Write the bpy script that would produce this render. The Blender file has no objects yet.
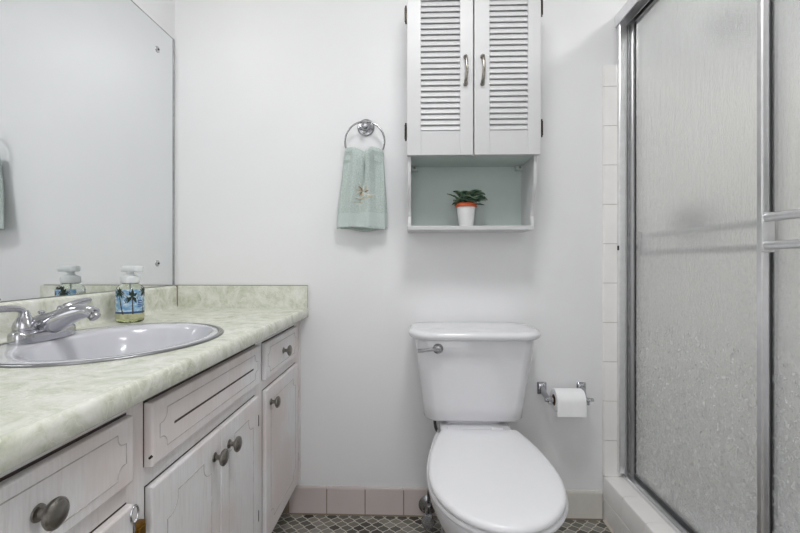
import bpy, bmesh, math, random
from math import sin, cos, pi, radians, sqrt, atan, hypot
from mathutils import Vector, Matrix

S = bpy.context.scene
COL = S.collection
random.seed(7)

# ------------------------------------------------------------------ camera, light, exposure
cam = bpy.data.cameras.new('camera')
cam.sensor_width = 36.0
cam.lens = 430 / 800 * 36
cam.shift_y = -4.5 / 800
cam.clip_start = 0.02
camo = bpy.data.objects.new('camera', cam); COL.objects.link(camo)
camo.location = (0, 0, 1.0)
camo.rotation_euler = (radians(90), 0, atan(14 / 430))
S.camera = camo

w = bpy.data.worlds.new('world'); S.world = w; w.use_nodes = True
w.node_tree.nodes['Background'].inputs[0].default_value = (0.93, 0.96, 1, 1)
w.node_tree.nodes['Background'].inputs[1].default_value = 0.6

def area_light(name, loc, rot, sx, sy, power, color=(1, 1, 1)):
    l = bpy.data.lights.new(name, 'AREA'); l.shape = 'RECTANGLE'
    l.size = sx; l.size_y = sy; l.energy = power; l.color = color
    o = bpy.data.objects.new(name, l); COL.objects.link(o)
    o.location = loc; o.rotation_euler = rot
    return o
area_light('doorway_fill', (-0.1, -0.75, 1.35), (radians(90), 0, 0), 0.9, 1.7, 5, (1.0, 0.99, 1.0))  # added fill lamp behind the camera, stands in for light through the doorway
area_light('ceiling_fill', (0.10, 0.70, 2.30), (0, 0, 0), 0.34, 0.34, 8.5, (0.99, 0.995, 1.0))  # added overhead fill for the room, source unseen
area_light('shower_fill', (1.25, 0.8, 2.30), (0, 0, 0), 0.22, 0.22, 6, (1, 1, 1.0))  # added fill that brightens the shower behind the glass
VANITY_BULB = 8.2

S.view_settings.view_transform = 'Standard'
S.view_settings.look = 'None'
S.view_settings.gamma = 1
S.view_settings.use_curve_mapping = False
S.view_settings.exposure = 0.31
cy = S.cycles
cy.use_denoising = True
cy.max_bounces = 12; cy.diffuse_bounces = 6; cy.glossy_bounces = 6; cy.transmission_bounces = 10
cy.transparent_max_bounces = 12
cy.caustics_reflective = True; cy.caustics_refractive = True
cy.sample_clamp_indirect = 6
cy.blur_glossy = 0.6

# ------------------------------------------------------------------ materials
def srgb(r, g, b):
    f = lambda c: (c / 255 / 12.92) if c / 255 <= 0.04045 else ((c / 255 + 0.055) / 1.055) ** 2.4
    return (f(r), f(g), f(b), 1)

class NT:
    def __init__(s, name):
        s.m = bpy.data.materials.new(name); s.m.use_nodes = True
        s.t = s.m.node_tree; s.n = s.t.nodes; s.b = s.n['Principled BSDF']
    def node(s, kind, **kw):
        n = s.n.new(kind)
        for k, v in kw.items():
            if k.startswith('i_'):
                n.inputs[k[2:].replace('_', ' ')].default_value = v
            else: setattr(n, k, v)
        return n
    def link(s, a, b): s.t.links.new(a, b)
    def math(s, op, a, b=None):
        n = s.n.new('ShaderNodeMath'); n.operation = op
        for i, v in enumerate((a, b)):
            if v is None: continue
            if hasattr(v, 'node'): s.link(v, n.inputs[i])
            else: n.inputs[i].default_value = v
        return n.outputs[0]
    def coords(s, scale=(1, 1, 1), rot=(0, 0, 0)):
        tc = s.n.new('ShaderNodeTexCoord'); mp = s.n.new('ShaderNodeMapping')
        mp.inputs['Scale'].default_value = scale; mp.inputs['Rotation'].default_value = rot
        s.link(tc.outputs['Object'], mp.inputs['Vector']); return mp.outputs[0]
    def noise(s, vec, scale, detail=4, rough=0.55):
        n = s.node('ShaderNodeTexNoise'); n.inputs['Scale'].default_value = scale
        n.inputs['Detail'].default_value = detail; n.inputs['Roughness'].default_value = rough
        s.link(vec, n.inputs['Vector']); return n.outputs['Fac']
    def ramp(s, fac, stops):
        n = s.node('ShaderNodeValToRGB'); e = n.color_ramp.elements
        while len(e) < len(stops): e.new(0.5)
        for i, (p, c) in enumerate(stops):
            e[i].position = p; e[i].color = c
        s.link(fac, n.inputs[0]); return n.outputs['Color']
    def mix(s, fac, a, b):
        n = s.node('ShaderNodeMix', data_type='RGBA')
        for i, v in ((0, fac), (6, a), (7, b)):
            if hasattr(v, 'node'): s.link(v, n.inputs[i])
            else: n.inputs[i].default_value = v
        return n.outputs[2]
    def bump(s, h, strength, dist=0.001):
        n = s.node('ShaderNodeBump'); n.inputs['Strength'].default_value = strength
        n.inputs['Distance'].default_value = dist
        s.link(h, n.inputs['Height']); s.link(n.outputs[0], s.b.inputs['Normal'])
    def set(s, **kw):
        for k, v in kw.items():
            i = s.b.inputs[k.replace('_', ' ')]
            if hasattr(v, 'node'): s.link(v, i)
            else: i.default_value = v
        return s

def simple(name, col, rough=0.5, metal=0.0, var=0.03, nscale=30, bump=0.0, bscale=200, **kw):
    t = NT(name); c = t.coords()
    f = t.noise(c, nscale)
    d = tuple(max(0, x * (1 - var * 2)) for x in col[:3]) + (1,)
    l = tuple(min(1, x * (1 + var)) for x in col[:3]) + (1,)
    t.set(Base_Color=t.ramp(f, [(0.3, d), (0.7, l)]), Roughness=rough, Metallic=metal)
    if bump: t.bump(t.noise(c, bscale), bump)
    for k, v in kw.items(): t.b.inputs[k.replace('_', ' ')].default_value = v
    return t.m

M = {}
M['wall'] = simple('wall_paint', srgb(232, 232, 233), 0.42, bump=0.12, bscale=260, var=0.008, nscale=3)
M['ceiling'] = simple('ceiling_paint', srgb(240, 240, 238), 0.8, var=0.01)
M['grout'] = simple('pale_grout', srgb(196, 190, 180), 0.9)
M['white_tile'] = simple('white_glazed_tile', srgb(243, 241, 239), 0.18, var=0.02, nscale=8)
M['pink_tile'] = simple('blush_glazed_tile', srgb(198, 187, 184), 0.22, var=0.02, nscale=8)
M['cream_tile'] = simple('cream_glazed_tile', srgb(208, 205, 198), 0.22, var=0.02)
M['caulk'] = simple('caulk', srgb(214, 205, 192), 0.6)
M['porcelain'] = simple('porcelain', srgb(226, 226, 229), 0.12, var=0.004, Coat_Weight=0.4)
M['sink_porcelain'] = simple('sink_porcelain', srgb(203, 203, 209), 0.14, var=0.004, Coat_Weight=0.3)
M['seat_plastic'] = simple('seat_plastic', srgb(232, 232, 235), 0.28, var=0.004)
M['chrome'] = simple('chrome', srgb(190, 190, 194), 0.13, 1.0, var=0.02)
M['dull_chrome'] = simple('worn_chrome', srgb(170, 170, 172), 0.22, 1.0, var=0.06, nscale=60)
M['alu'] = simple('bright_aluminium', srgb(232, 232, 233), 0.34, 1.0, var=0.03, nscale=40)
M['dark_alu'] = simple('tarnished_aluminium', srgb(158, 158, 160), 0.42, 1.0, var=0.1, nscale=40)
M['pewter'] = simple('antique_pewter', srgb(142, 138, 132), 0.3, 1.0, var=0.15, nscale=120)
M['nickel'] = simple('aged_nickel', srgb(148, 144, 136), 0.28, 1.0, var=0.12, nscale=150)
M['steel_rim'] = simple('brushed_steel', srgb(150, 150, 152), 0.3, 1.0)
M['black'] = simple('gap_shade', srgb(62, 52, 49), 0.7)
M['dark_metal'] = simple('dark_bronze', srgb(40, 42, 48), 0.4, 0.4)
M['rubber'] = simple('black_rubber', srgb(24, 24, 26), 0.6)
M['brass'] = simple('aged_brass', srgb(150, 112, 48), 0.35, 1.0, var=0.2, nscale=150)
M['hinge'] = simple('dark_hinge', srgb(70, 64, 58), 0.4, 1.0, var=0.2, nscale=150)
M['cab_white'] = simple('cabinet_paint', srgb(200, 200, 201), 0.38, var=0.012, nscale=12)
M['cab_aqua'] = simple('cabinet_inner_paint', srgb(188, 199, 195), 0.5, var=0.02, nscale=10)
M['groove'] = simple('darker_groove', srgb(188, 184, 181), 0.6, var=0.15, nscale=50)  # groove lines slightly darker than the paint, mottled
M['pot'] = simple('white_ceramic_pot', srgb(236, 236, 236), 0.35, var=0.01)
M['terracotta'] = simple('orange_terracotta', srgb(206, 92, 48), 0.6, var=0.06)
M['soil'] = simple('potting_soil', srgb(50, 40, 32), 0.95, var=0.3, nscale=200)
M['paper'] = simple('tissue_paper', srgb(246, 246, 247), 0.9, bump=0.2, bscale=300, var=0.01)
M['card'] = simple('cardboard', srgb(150, 125, 98), 0.9)
M['pump'] = simple('pump_plastic', srgb(240, 243, 243), 0.3, Transmission_Weight=0.25)
M['emb_beige'] = simple('beige_thread', srgb(206, 188, 146), 0.8)
M['emb_brown'] = simple('brown_thread', srgb(150, 112, 78), 0.8)
M['emb_white'] = simple('cream_thread', srgb(228, 226, 214), 0.8)
M['supply'] = simple('braided_supply', srgb(96, 96, 96), 0.4, 0.8, var=0.2, nscale=400)
M['sky_blue'] = simple('label_sky', srgb(128, 168, 200), 0.45, var=0.12, nscale=60)
def cloudy():
    t = NT('label_cloudy_sky'); c = t.coords((1, 1, 1.6))
    t.set(Base_Color=t.ramp(t.noise(c, 70, 3), [(0.38, srgb(112, 156, 196)), (0.52, srgb(156, 190, 214)), (0.66, srgb(222, 232, 238))]), Roughness=0.45); return t.m
M['sky_blue'] = cloudy()
M['sea_blue'] = simple('label_sea', srgb(48, 84, 128), 0.45, var=0.1, nscale=60)
M['sand'] = simple('label_sand', srgb(186, 186, 150), 0.45, var=0.15, nscale=90)
M['palm_green'] = simple('label_palm', srgb(22, 44, 26), 0.45)
M['palm_trunk'] = simple('label_trunk', srgb(60, 50, 44), 0.45)
M['label_text'] = simple('label_ink', srgb(50, 84, 140), 0.45)
M['grime'] = simple('grime', srgb(140, 128, 112), 0.8)

def leaf_mat():
    t = NT('succulent_leaf'); c = t.coords()
    f = t.noise(c, 55, 3)
    t.set(Base_Color=t.ramp(f, [(0.30, srgb(34, 52, 43)), (0.46, srgb(62, 92, 72)), (0.58, srgb(126, 148, 122)), (0.74, srgb(112, 86, 78))]), Roughness=0.45)
    return t.m
M['leaf'] = leaf_mat()

def vanity_paint():
    t = NT('distressed_vanity_paint')
    c = t.coords((14, 14, 1.2)); c2 = t.coords()
    g = t.noise(c, 12, 6, 0.6)
    big = t.noise(c2, 3.2, 4)
    base = t.ramp(g, [(0.28, srgb(217, 214, 214)), (0.5, srgb(228, 227, 228)), (0.72, srgb(234, 233, 235))])
    wear = t.ramp(big, [(0.44, (0, 0, 0, 1)), (0.62, (1, 1, 1, 1))])
    sep = t.node('ShaderNodeSeparateColor'); t.link(wear, sep.inputs[0])
    col = t.mix(t.math('MULTIPLY', sep.outputs[0], 0.75), base, srgb(216, 203, 199))
    t.set(Base_Color=col, Roughness=0.5); t.bump(g, 0.35, 0.0006)
    return t.m
M['vanity'] = vanity_paint()

def laminate():
    t = NT('pale_green_marbled_laminate'); c = t.coords()
    wob = t.node('ShaderNodeTexNoise', i_Scale=7.0, i_Detail=3.0); t.link(c, wob.inputs['Vector'])
    vm = t.node('ShaderNodeVectorMath', operation='SCALE'); vm.inputs['Scale'].default_value = 0.16
    t.link(wob.outputs['Color'], vm.inputs[0])
    va = t.node('ShaderNodeVectorMath', operation='ADD'); t.link(c, va.inputs[0]); t.link(vm.outputs[0], va.inputs[1])
    f = t.noise(va.outputs[0], 24, 10, 0.72)
    v = t.noise(va.outputs[0], 26, 3, 0.5)
    vein = t.math('LESS_THAN', t.math('ABSOLUTE', t.math('SUBTRACT', v, 0.5)), 0.012)
    base = t.ramp(f, [(0.30, srgb(176, 181, 160)), (0.42, srgb(202, 205, 188)), (0.54, srgb(218, 219, 208)), (0.70, srgb(233, 233, 227))])
    col = t.mix(t.math('MULTIPLY', vein, 0.35), base, srgb(240, 238, 230))
    t.set(Base_Color=col, Roughness=0.26)
    return t.m
M['laminate'] = laminate()

def floor_tile():
    t = NT('stone_diamond_mosaic'); tc = t.node('ShaderNodeTexCoord')
    sp = t.node('ShaderNodeSeparateXYZ'); t.link(tc.outputs['Object'], sp.inputs[0])
    x, y = sp.outputs[0], sp.outputs[1]; p = 0.046
    xs, ys = t.math('MULTIPLY', x, 1 / p), t.math('MULTIPLY', y, 1 / p)
    a0, b0 = t.math('ADD', xs, ys), t.math('SUBTRACT', xs, ys)
    u = t.math('ADD', a0, t.math('MULTIPLY', t.math('SINE', t.math('MULTIPLY', b0, 2 * pi)), 0.045))
    v = t.math('ADD', b0, t.math('MULTIPLY', t.math('SINE', t.math('MULTIPLY', a0, 2 * pi)), 0.045))
    cb = t.node('ShaderNodeCombineXYZ'); t.link(t.math('FLOOR', u), cb.inputs[0]); t.link(t.math('FLOOR', v), cb.inputs[1])
    wn = t.node('ShaderNodeTexWhiteNoise', noise_dimensions='3D'); t.link(cb.outputs[0], wn.inputs['Vector'])
    def edge(q): return t.math('ABSOLUTE', t.math('SUBTRACT', t.math('FRACT', q), 0.5))
    e = t.math('MAXIMUM', edge(u), edge(v))
    g = t.math('GREATER_THAN', e, 0.445)
    nz = t.noise(tc.outputs['Object'], 60, 5)
    col = t.ramp(wn.outputs['Value'], [(0.0, srgb(34, 34, 33)), (0.18, srgb(78, 77, 73)), (0.45, srgb(108, 106, 99)), (0.7, srgb(132, 128, 119)), (1.0, srgb(154, 152, 146))])
    col = t.mix(t.math('MULTIPLY', nz, 0.45), col, srgb(80, 78, 70))
    col = t.mix(g, col, srgb(200, 196, 184))
    t.set(Base_Color=col, Roughness=0.42)
    t.bump(t.math('SUBTRACT', 1.0, g), 0.5, 0.001)
    return t.m
M['floor'] = floor_tile()

def mirror_mat():
    t = NT('mirror_silvering'); c = t.coords()
    t.set(Base_Color=t.ramp(t.noise(c, 2), [(0.3, srgb(233, 235, 236)), (0.7, srgb(237, 239, 240))]), Metallic=1.0, Roughness=0.015)
    return t.m
M['mirror'] = mirror_mat()

def rain_glass():
    t = NT('obscure_rain_glass')
    c = t.coords((40, 40, 7)); c2 = t.coords((60, 60, 40))
    n1 = t.noise(c2, 3.4, 4, 0.7); n2 = t.noise(c, 1.6, 3)
    h = t.math('ADD', n1, t.math('MULTIPLY', n2, 0.6))
    t.set(Base_Color=srgb(242, 244, 243), Roughness=0.05, Transmission_Weight=1.0, IOR=1.45)
    t.bump(h, 0.45, 0.0020)
    out = t.n['Material Output']
    tr = t.node('ShaderNodeBsdfTranslucent'); tr.inputs[0].default_value = srgb(236, 237, 234)
    df = t.node('ShaderNodeBsdfDiffuse'); df.inputs[0].default_value = srgb(222, 223, 220)
    m1 = t.node('ShaderNodeMixShader'); m1.inputs[0].default_value = 0.45
    t.link(tr.outputs[0], m1.inputs[1]); t.link(df.outputs[0], m1.inputs[2])
    m2 = t.node('ShaderNodeMixShader'); m2.inputs[0].default_value = 0.13
    t.link(t.b.outputs[0], m2.inputs[1]); t.link(m1.outputs[0], m2.inputs[2])
    # pale diffuse flecks from noise, densest low on the pane
    tc = t.node('ShaderNodeTexCoord'); sp = t.node('ShaderNodeSeparateXYZ'); t.link(tc.outputs['Object'], sp.inputs[0])
    fl = t.noise(t.coords((1, 1, .8)), 75, 5, 0.65); cl = t.noise(t.coords(), 6, 2)
    k = t.math('MULTIPLY', t.math('MAXIMUM', t.math('SUBTRACT', 1.0, t.math('MULTIPLY', sp.outputs[2], 0.95)), 0.0), t.math('ADD', cl, 0.3))
    fm = t.ramp(fl, [(0.50, (0, 0, 0, 1)), (0.62, (1, 1, 1, 1))])
    sc = t.node('ShaderNodeSeparateColor'); t.link(fm, sc.inputs[0])
    sd = t.node('ShaderNodeBsdfDiffuse'); sd.inputs[0].default_value = srgb(236, 240, 240)
    m3 = t.node('ShaderNodeMixShader'); t.link(t.math('MULTIPLY', t.math('MULTIPLY', k, sc.outputs[0]), 0.45), m3.inputs[0])
    t.link(m2.outputs[0], m3.inputs[1]); t.link(sd.outputs[0], m3.inputs[2])
    t.link(m3.outputs[0], out.inputs['Surface'])
    return t.m
M['rain_glass'] = rain_glass()

def clear(name, col, rough=0.03):
    t = NT(name); c = t.coords()
    t.set(Base_Color=t.ramp(t.noise(c, 20), [(0, col), (1, col)]), Roughness=rough, Transmission_Weight=1.0, IOR=1.33)
    return t.m
M['clear'] = clear('clear_bottle_plastic', srgb(240, 246, 244))
M['liquid'] = clear('soap_liquid', srgb(236, 236, 186))

def towel_mat(name, a, b, scale):
    t = NT(name); c = t.coords(); f = t.noise(c, scale, 4, 0.7)
    t.set(Base_Color=t.ramp(f, [(0.3, a), (0.7, b)]), Roughness=0.95, Sheen_Weight=0.3)
    t.bump(f, 0.9, 0.002); return t.m
M['terry'] = towel_mat('sage_terry', srgb(156, 172, 167), srgb(204, 213, 209), 260)
M['band'] = towel_mat('sage_woven_band', srgb(178, 191, 188), srgb(204, 213, 210), 500)

def emit(name, col, s):
    t = NT(name); t.set(Base_Color=col, Emission_Color=col, Emission_Strength=s); return t.m
M['bulb'] = emit('lit_bulb', (1, 0.995, 0.99, 1), VANITY_BULB)
M['diffuser'] = emit('fill_diffuser', (1, 0.985, 0.96, 1), 2.0)  # glowing face of the added ceiling lights

# ------------------------------------------------------------------ object helpers
ORG = {}
def thing(name, label, cat, loc, group=None):
    o = bpy.data.objects.new(name, None); COL.objects.link(o)
    o.location = loc; o.empty_display_size = 0.05
    o['label'] = label; o['category'] = cat
    if group: o['group'] = group
    ORG[o] = Vector(loc); return o

def obj(name, bm, mats, parent=None, smooth=False, origin=None, label=None, recalc=True):
    """links a bmesh given in world coordinates as one mesh object"""
    if recalc: bmesh.ops.recalc_face_normals(bm, faces=bm.faces)
    me = bpy.data.meshes.new(name)
    if parent is not None:
        off = ORG[parent]
    else:
        if origin is None:
            xs = [v.co.x for v in bm.verts]; ys = [v.co.y for v in bm.verts]; zs = [v.co.z for v in bm.verts]
            origin = ((min(xs) + max(xs)) / 2, (min(ys) + max(ys)) / 2, min(zs))
        off = Vector(origin)
    bmesh.ops.translate(bm, verts=bm.verts, vec=-off)
    bm.to_mesh(me); bm.free()
    o = bpy.data.objects.new(name, me); COL.objects.link(o)
    if parent is not None: o.parent = parent; ORG[o] = off
    else: o.location = off; ORG[o] = off
    for m in (mats if isinstance(mats, (list, tuple)) else [mats]):
        me.materials.append(M[m] if isinstance(m, str) else m)
    if smooth:
        me.shade_smooth()
        if smooth != 'all': me.set_sharp_from_angle(angle=radians(smooth if smooth is not True else 40))
    if label: o['label'] = label
    return o

def tag(o, label, cat, group=None):
    o['label'] = label; o['category'] = cat
    if group: o['group'] = group
    return o
def struct(o): o['kind'] = 'structure'; return o
BM = bmesh.new

def box(bm, x0, x1, y0, y1, z0, z1, bev=0.0, seg=2, mi=0):
    r = bmesh.ops.create_cube(bm, size=1)
    vs = r['verts']
    for v in vs:
        v.co = Vector((x0 if v.co.x < 0 else x1, y0 if v.co.y < 0 else y1, z0 if v.co.z < 0 else z1))
    fs = list({f for v in vs for f in v.link_faces})
    for f in fs: f.material_index = mi
    if bev:
        es = list({e for v in vs for e in v.link_edges})
        bmesh.ops.bevel(bm, geom=es, offset=bev, segments=seg, affect='EDGES', profile=0.5, material=-1)
    return bm

def loft(bm, rings, cap=True, closed=True, mi=0):
    vr = [[bm.verts.new(p) for p in r] for r in rings]
    n = len(vr[0])
    for a, b in zip(vr, vr[1:]):
        for i in range(n if closed else n - 1):
            j = (i + 1) % n
            f = bm.faces.new((a[i], a[j], b[j], b[i])); f.material_index = mi
    if cap:
        for r in (vr[0], vr[-1]):
            try: bm.faces.new(r).material_index = mi
            except ValueError: pass
    return vr

def lathe(bm, prof, c=(0, 0, 0), axis='Z', n=32, mi=0, sx=1, sy=1):
    """prof: (radius, height)"""
    rings = []
    for r, h in prof:
        ring = []
        for i in range(n):
            a = 2 * pi * i / n; p = (r * cos(a) * sx, r * sin(a) * sy, h)
            if axis == 'X': p = (p[2], p[0], p[1])
            elif axis == 'Y': p = (p[0], p[2], p[1])
            elif axis == '-Y': p = (p[0], -p[2], p[1])
            ring.append(Vector(p) + Vector(c))
        rings.append(ring)
    return loft(bm, rings, mi=mi)

def tube(bm, pts, rad, n=12, closed=False, mi=0, flat=None):
    """tube along a path; rad may be a list; flat=(a,b) scales the section along its two axes"""
    pts = [Vector(p) for p in pts]; N = len(pts)
    rads = rad if isinstance(rad, (list, tuple)) else [rad] * N
    up = None; rings = []
    for i, p in enumerate(pts):
        if closed: t = (pts[(i + 1) % N] - pts[i - 1]).normalized()
        else: t = (pts[min(i + 1, N - 1)] - pts[max(i - 1, 0)]).normalized()
        if up is None:
            up = Vector((0, 0, 1)) if abs(t.z) < 0.9 else Vector((1, 0, 0))
        s = t.cross(up).normalized(); up = s.cross(t).normalized()
        fx, fy = flat if flat else (1, 1)
        rings.append([p + (s * cos(2 * pi * k / n) * fx + up * sin(2 * pi * k / n) * fy) * rads[i] for k in range(n)])
    if closed: rings.append(rings[0])
    vr = loft(bm, rings, cap=not closed, mi=mi)
    if closed: bmesh.ops.remove_doubles(bm, verts=bm.verts, dist=1e-6)
    return vr

def smooth_path(pts, k=8):
    """Catmull-Rom"""
    P = [Vector(p) for p in pts]; P = [2 * P[0] - P[1]] + P + [2 * P[-1] - P[-2]]; out = []
    for i in range(1, len(P) - 2):
        for j in range(k):
            t = j / k; a, b, c, d = P[i - 1:i + 3]
            out.append(0.5 * ((2 * b) + (c - a) * t + (2 * a - 5 * b + 4 * c - d) * t * t + (3 * b - a - 3 * c + d) * t ** 3))
    out.append(P[-2]); return out

def prism(bm, poly, axis, a, b, mi=0):
    """extrude a 2D outline; axis X: poly=(y,z), Y: (x,z), Z: (x,y)"""
    def P(u, v, w): return {'X': (w, u, v), 'Y': (u, w, v), 'Z': (u, v, w)}[axis]
    return loft(bm, [[P(u, v, a) for u, v in poly], [P(u, v, b) for u, v in poly]], mi=mi)

def rrect(cx, cy, hx, hy, r, n=6):
    out = []
    for qx, qy, a0 in ((1, 1, 0), (-1, 1, 90), (-1, -1, 180), (1, -1, 270)):
        for i in range(n + 1):
            a = radians(a0 + 90 * i / n)
            out.append((cx + qx * (hx - r) + r * cos(a), cy + qy * (hy - r) + r * sin(a)))
    return out

# ------------------------------------------------------------------ setting
WL, WB, SH, FR, CE = -0.963, 1.70, 1.66, -0.62, 2.34      # left wall, back wall, shower far wall, front wall, ceiling
bm = BM(); box(bm, WL - .1, SH + .1, WB, WB + .1, -.1, CE + .1); struct(obj('wall_back', bm, 'wall'))
bm = BM(); box(bm, WL - .1, WL, FR - .1, WB, -.1, CE + .1); struct(obj('wall_left', bm, 'wall'))
bm = BM(); box(bm, SH, SH + .1, FR - .1, WB, -.1, CE + .1); struct(obj('wall_right', bm, 'wall'))
bm = BM()                                                   # front wall with the open doorway behind the camera
box(bm, WL, -.55, FR - .1, FR, -.1, CE + .1); box(bm, .36, SH, FR - .1, FR, -.1, CE + .1); box(bm, -.55, .36, FR - .1, FR, 2.05, CE + .1)
struct(obj('wall_front', bm, 'wall'))
bm = BM(); box(bm, WL, SH, FR - .8, WB, -.1, 0); struct(obj('floor', bm, 'floor', origin=(0, 0, 0)))
bm = BM(); box(bm, WL, SH, FR, WB, CE, CE + .1); struct(obj('ceiling', bm, 'ceiling'))

# tiled baseboard on the back wall: blocks on a grout bed
bm = BM(); box(bm, WL + .44, .731, WB - .006, WB, 0, .098, mi=0)
xs = [-.497]
j0 = -.3455
edges = [-.497] + [j0 + .1525 * k for k in range(0, 8)]
edges = [e for e in edges if e < .72] + [.731]
for a, b in zip(edges, edges[1:]):
    if b - a < .01: continue
    prof = [(WB - .0005, .002), (WB - .010, .002), (WB - .008, .012), (WB - .0075, .098), (WB - .0065, .106), (WB - .004, .110), (WB - .0005, .110)]
    prism(bm, prof, 'X', a + .002, b - .002, mi=1 if b < .6 else 2)
box(bm, -.497, .731, WB - .013, WB - .009, 0, .005, mi=0)
struct(obj('baseboard_back', bm, ['grime', 'pink_tile', 'cream_tile'], smooth=35))

# shower curb: grout core and glazed tiles
CX0, CX1, CH = .735, .872, .170
bm = BM(); box(bm, CX0 + .004, CX1, FR, WB - .0, 0, CH - .004, mi=0)
y = WB - .002
while y > FR:
    a = max(y - .152, FR)
    box(bm, CX0, CX0 + .01, a + .001, y - .001, .003, .083, .0012, 1, mi=1)
    prism(bm, [(CX0, .0855), (CX0, CH - .012), (CX0 + .003, CH - .004), (CX0 + .010, CH), (CX0 + .07, CH), (CX0 + .07, CH - .01), (CX0 + .01, CH - .01), (CX0 + .01, .0855)], 'Y', a + .001, y - .001, mi=1)
    box(bm, CX0 + .072, CX1 - .001, a + .001, y - .001, CH - .01, CH, .001, 1, mi=1)
    y -= .152
prism(bm, [(CX0 - .006, 0), (CX0, .008), (CX0 + .004, .008), (CX0 + .004, 0)], 'Y', FR, WB - .012, mi=2)
struct(obj('trim_1', bm, ['grout', 'white_tile', 'caulk'], smooth=35))

# bullnose tile column on the back wall
bm = BM(); box(bm, .737, .80, WB - .006, WB, CH, 1.764, mi=0)
zz = [CH] + [1.071 + .1524 * k for k in range(-5, 5)] + [1.764]
for a, b in zip(zz, zz[1:]):
    if b - a < .02: continue
    prof = [(.7325, WB - .0005), (.7335, WB - .005), (.738, WB - .0095), (.745, WB - .010), (.80, WB - .010), (.80, WB - .0005)]
    prism(bm, [(x, yy) for x, yy in prof], 'Z', a + .0012, b - .0012, mi=1)
struct(obj('trim_2', bm, ['grout', 'white_tile'], smooth=35))

# shower: tiled wall faces and floor pan
def tiles_on(name, axis, u0, u1, z0, z1, at, depth):
    bm = BM(); t = .1524
    if axis == 'Y': box(bm, u0, u1, at - .005, at, z0, z1, mi=0)
    else: box(bm, at - .005, at, u0, u1, z0, z1, mi=0)
    k0 = u0
    while k0 < u1 - .01:
        k1 = min(k0 + t, u1); z = z1
        while z > z0 + .01:
            zb = max(z - t, z0)
            if axis == 'Y': box(bm, k0 + .001, k1 - .001, at - depth, at, zb + .001, z - .001, .001, 1, mi=1)
            else: box(bm, at - depth, at, k0 + .001, k1 - .001, zb + .001, z - .001, .001, 1, mi=1)
            z = zb
        k0 = k1
    return struct(obj(name, bm, ['grout', 'white_tile']))
tiles_on('trim_3', 'Y', .872, SH - .009, .05, 1.764, WB, .008)
tiles_on('trim_4', 'X', FR, WB - .009, .05, 1.764, SH, .008)
bm = BM(); box(bm, CX1, SH - .009, FR, WB - .009, 0, .05, .004); struct(obj('trim_5', bm, 'porcelain'))

# ------------------------------------------------------------------ vanity
FX = -.457
van = thing('vanity_cabinet', 'white distressed vanity with pewter knobs under the green countertop', 'vanity', (-.70, .985, 0))
Y0, Y1 = .27, WB - .001
bm = BM()
box(bm, FX - .018, FX, Y0, Y1, .13, .7815, .001, 1)
box(bm, WL + .006, FX - .018, Y0, Y0 + .016, .13, .7815)
box(bm, WL + .006, FX - .018, Y1 - .016, Y1, .13, .7815)
box(bm, WL + .006, FX - .018, Y0 + .016, Y1 - .016, .13, .146)
box(bm, FX - .0005, FX + .006, Y1 - .012, Y1, .13, .7815, .002)
obj('carcass', bm, 'vanity', van)
bm = BM(); box(bm, WL + .02, -.53, Y0 + .02, Y1 - .02, 0, .13); obj('toe_kick', bm, 'vanity', van)

def groove_path(y0, y1, z0, z1, r, x):
    """provincial outline: straight sides, scooped corners with little steps"""
    out = []
    s = r * .35
    for cy_, cz_, dy, dz, rev in ((y0, z0, 1, 1, 0), (y1, z0, -1, 1, 1), (y1, z1, -1, -1, 0), (y0, z1, 1, -1, 1)):
        arc = [(cy_ + dy * 0, cz_ + dz * (r + s)), (cy_ + dy * s, cz_ + dz * (r + s))]
        for k in range(7):
            a = pi / 2 * k / 6
            arc.append((cy_ + dy * (s + r * sin(a)), cz_ + dz * (s + r * cos(a))))
        arc += [(cy_ + dy * (r + s), cz_ + dz * s), (cy_ + dy * (r + s), cz_)]
        if rev: arc = arc[::-1]
        out += arc
    return [(x, a, b) for a, b in out]

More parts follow.
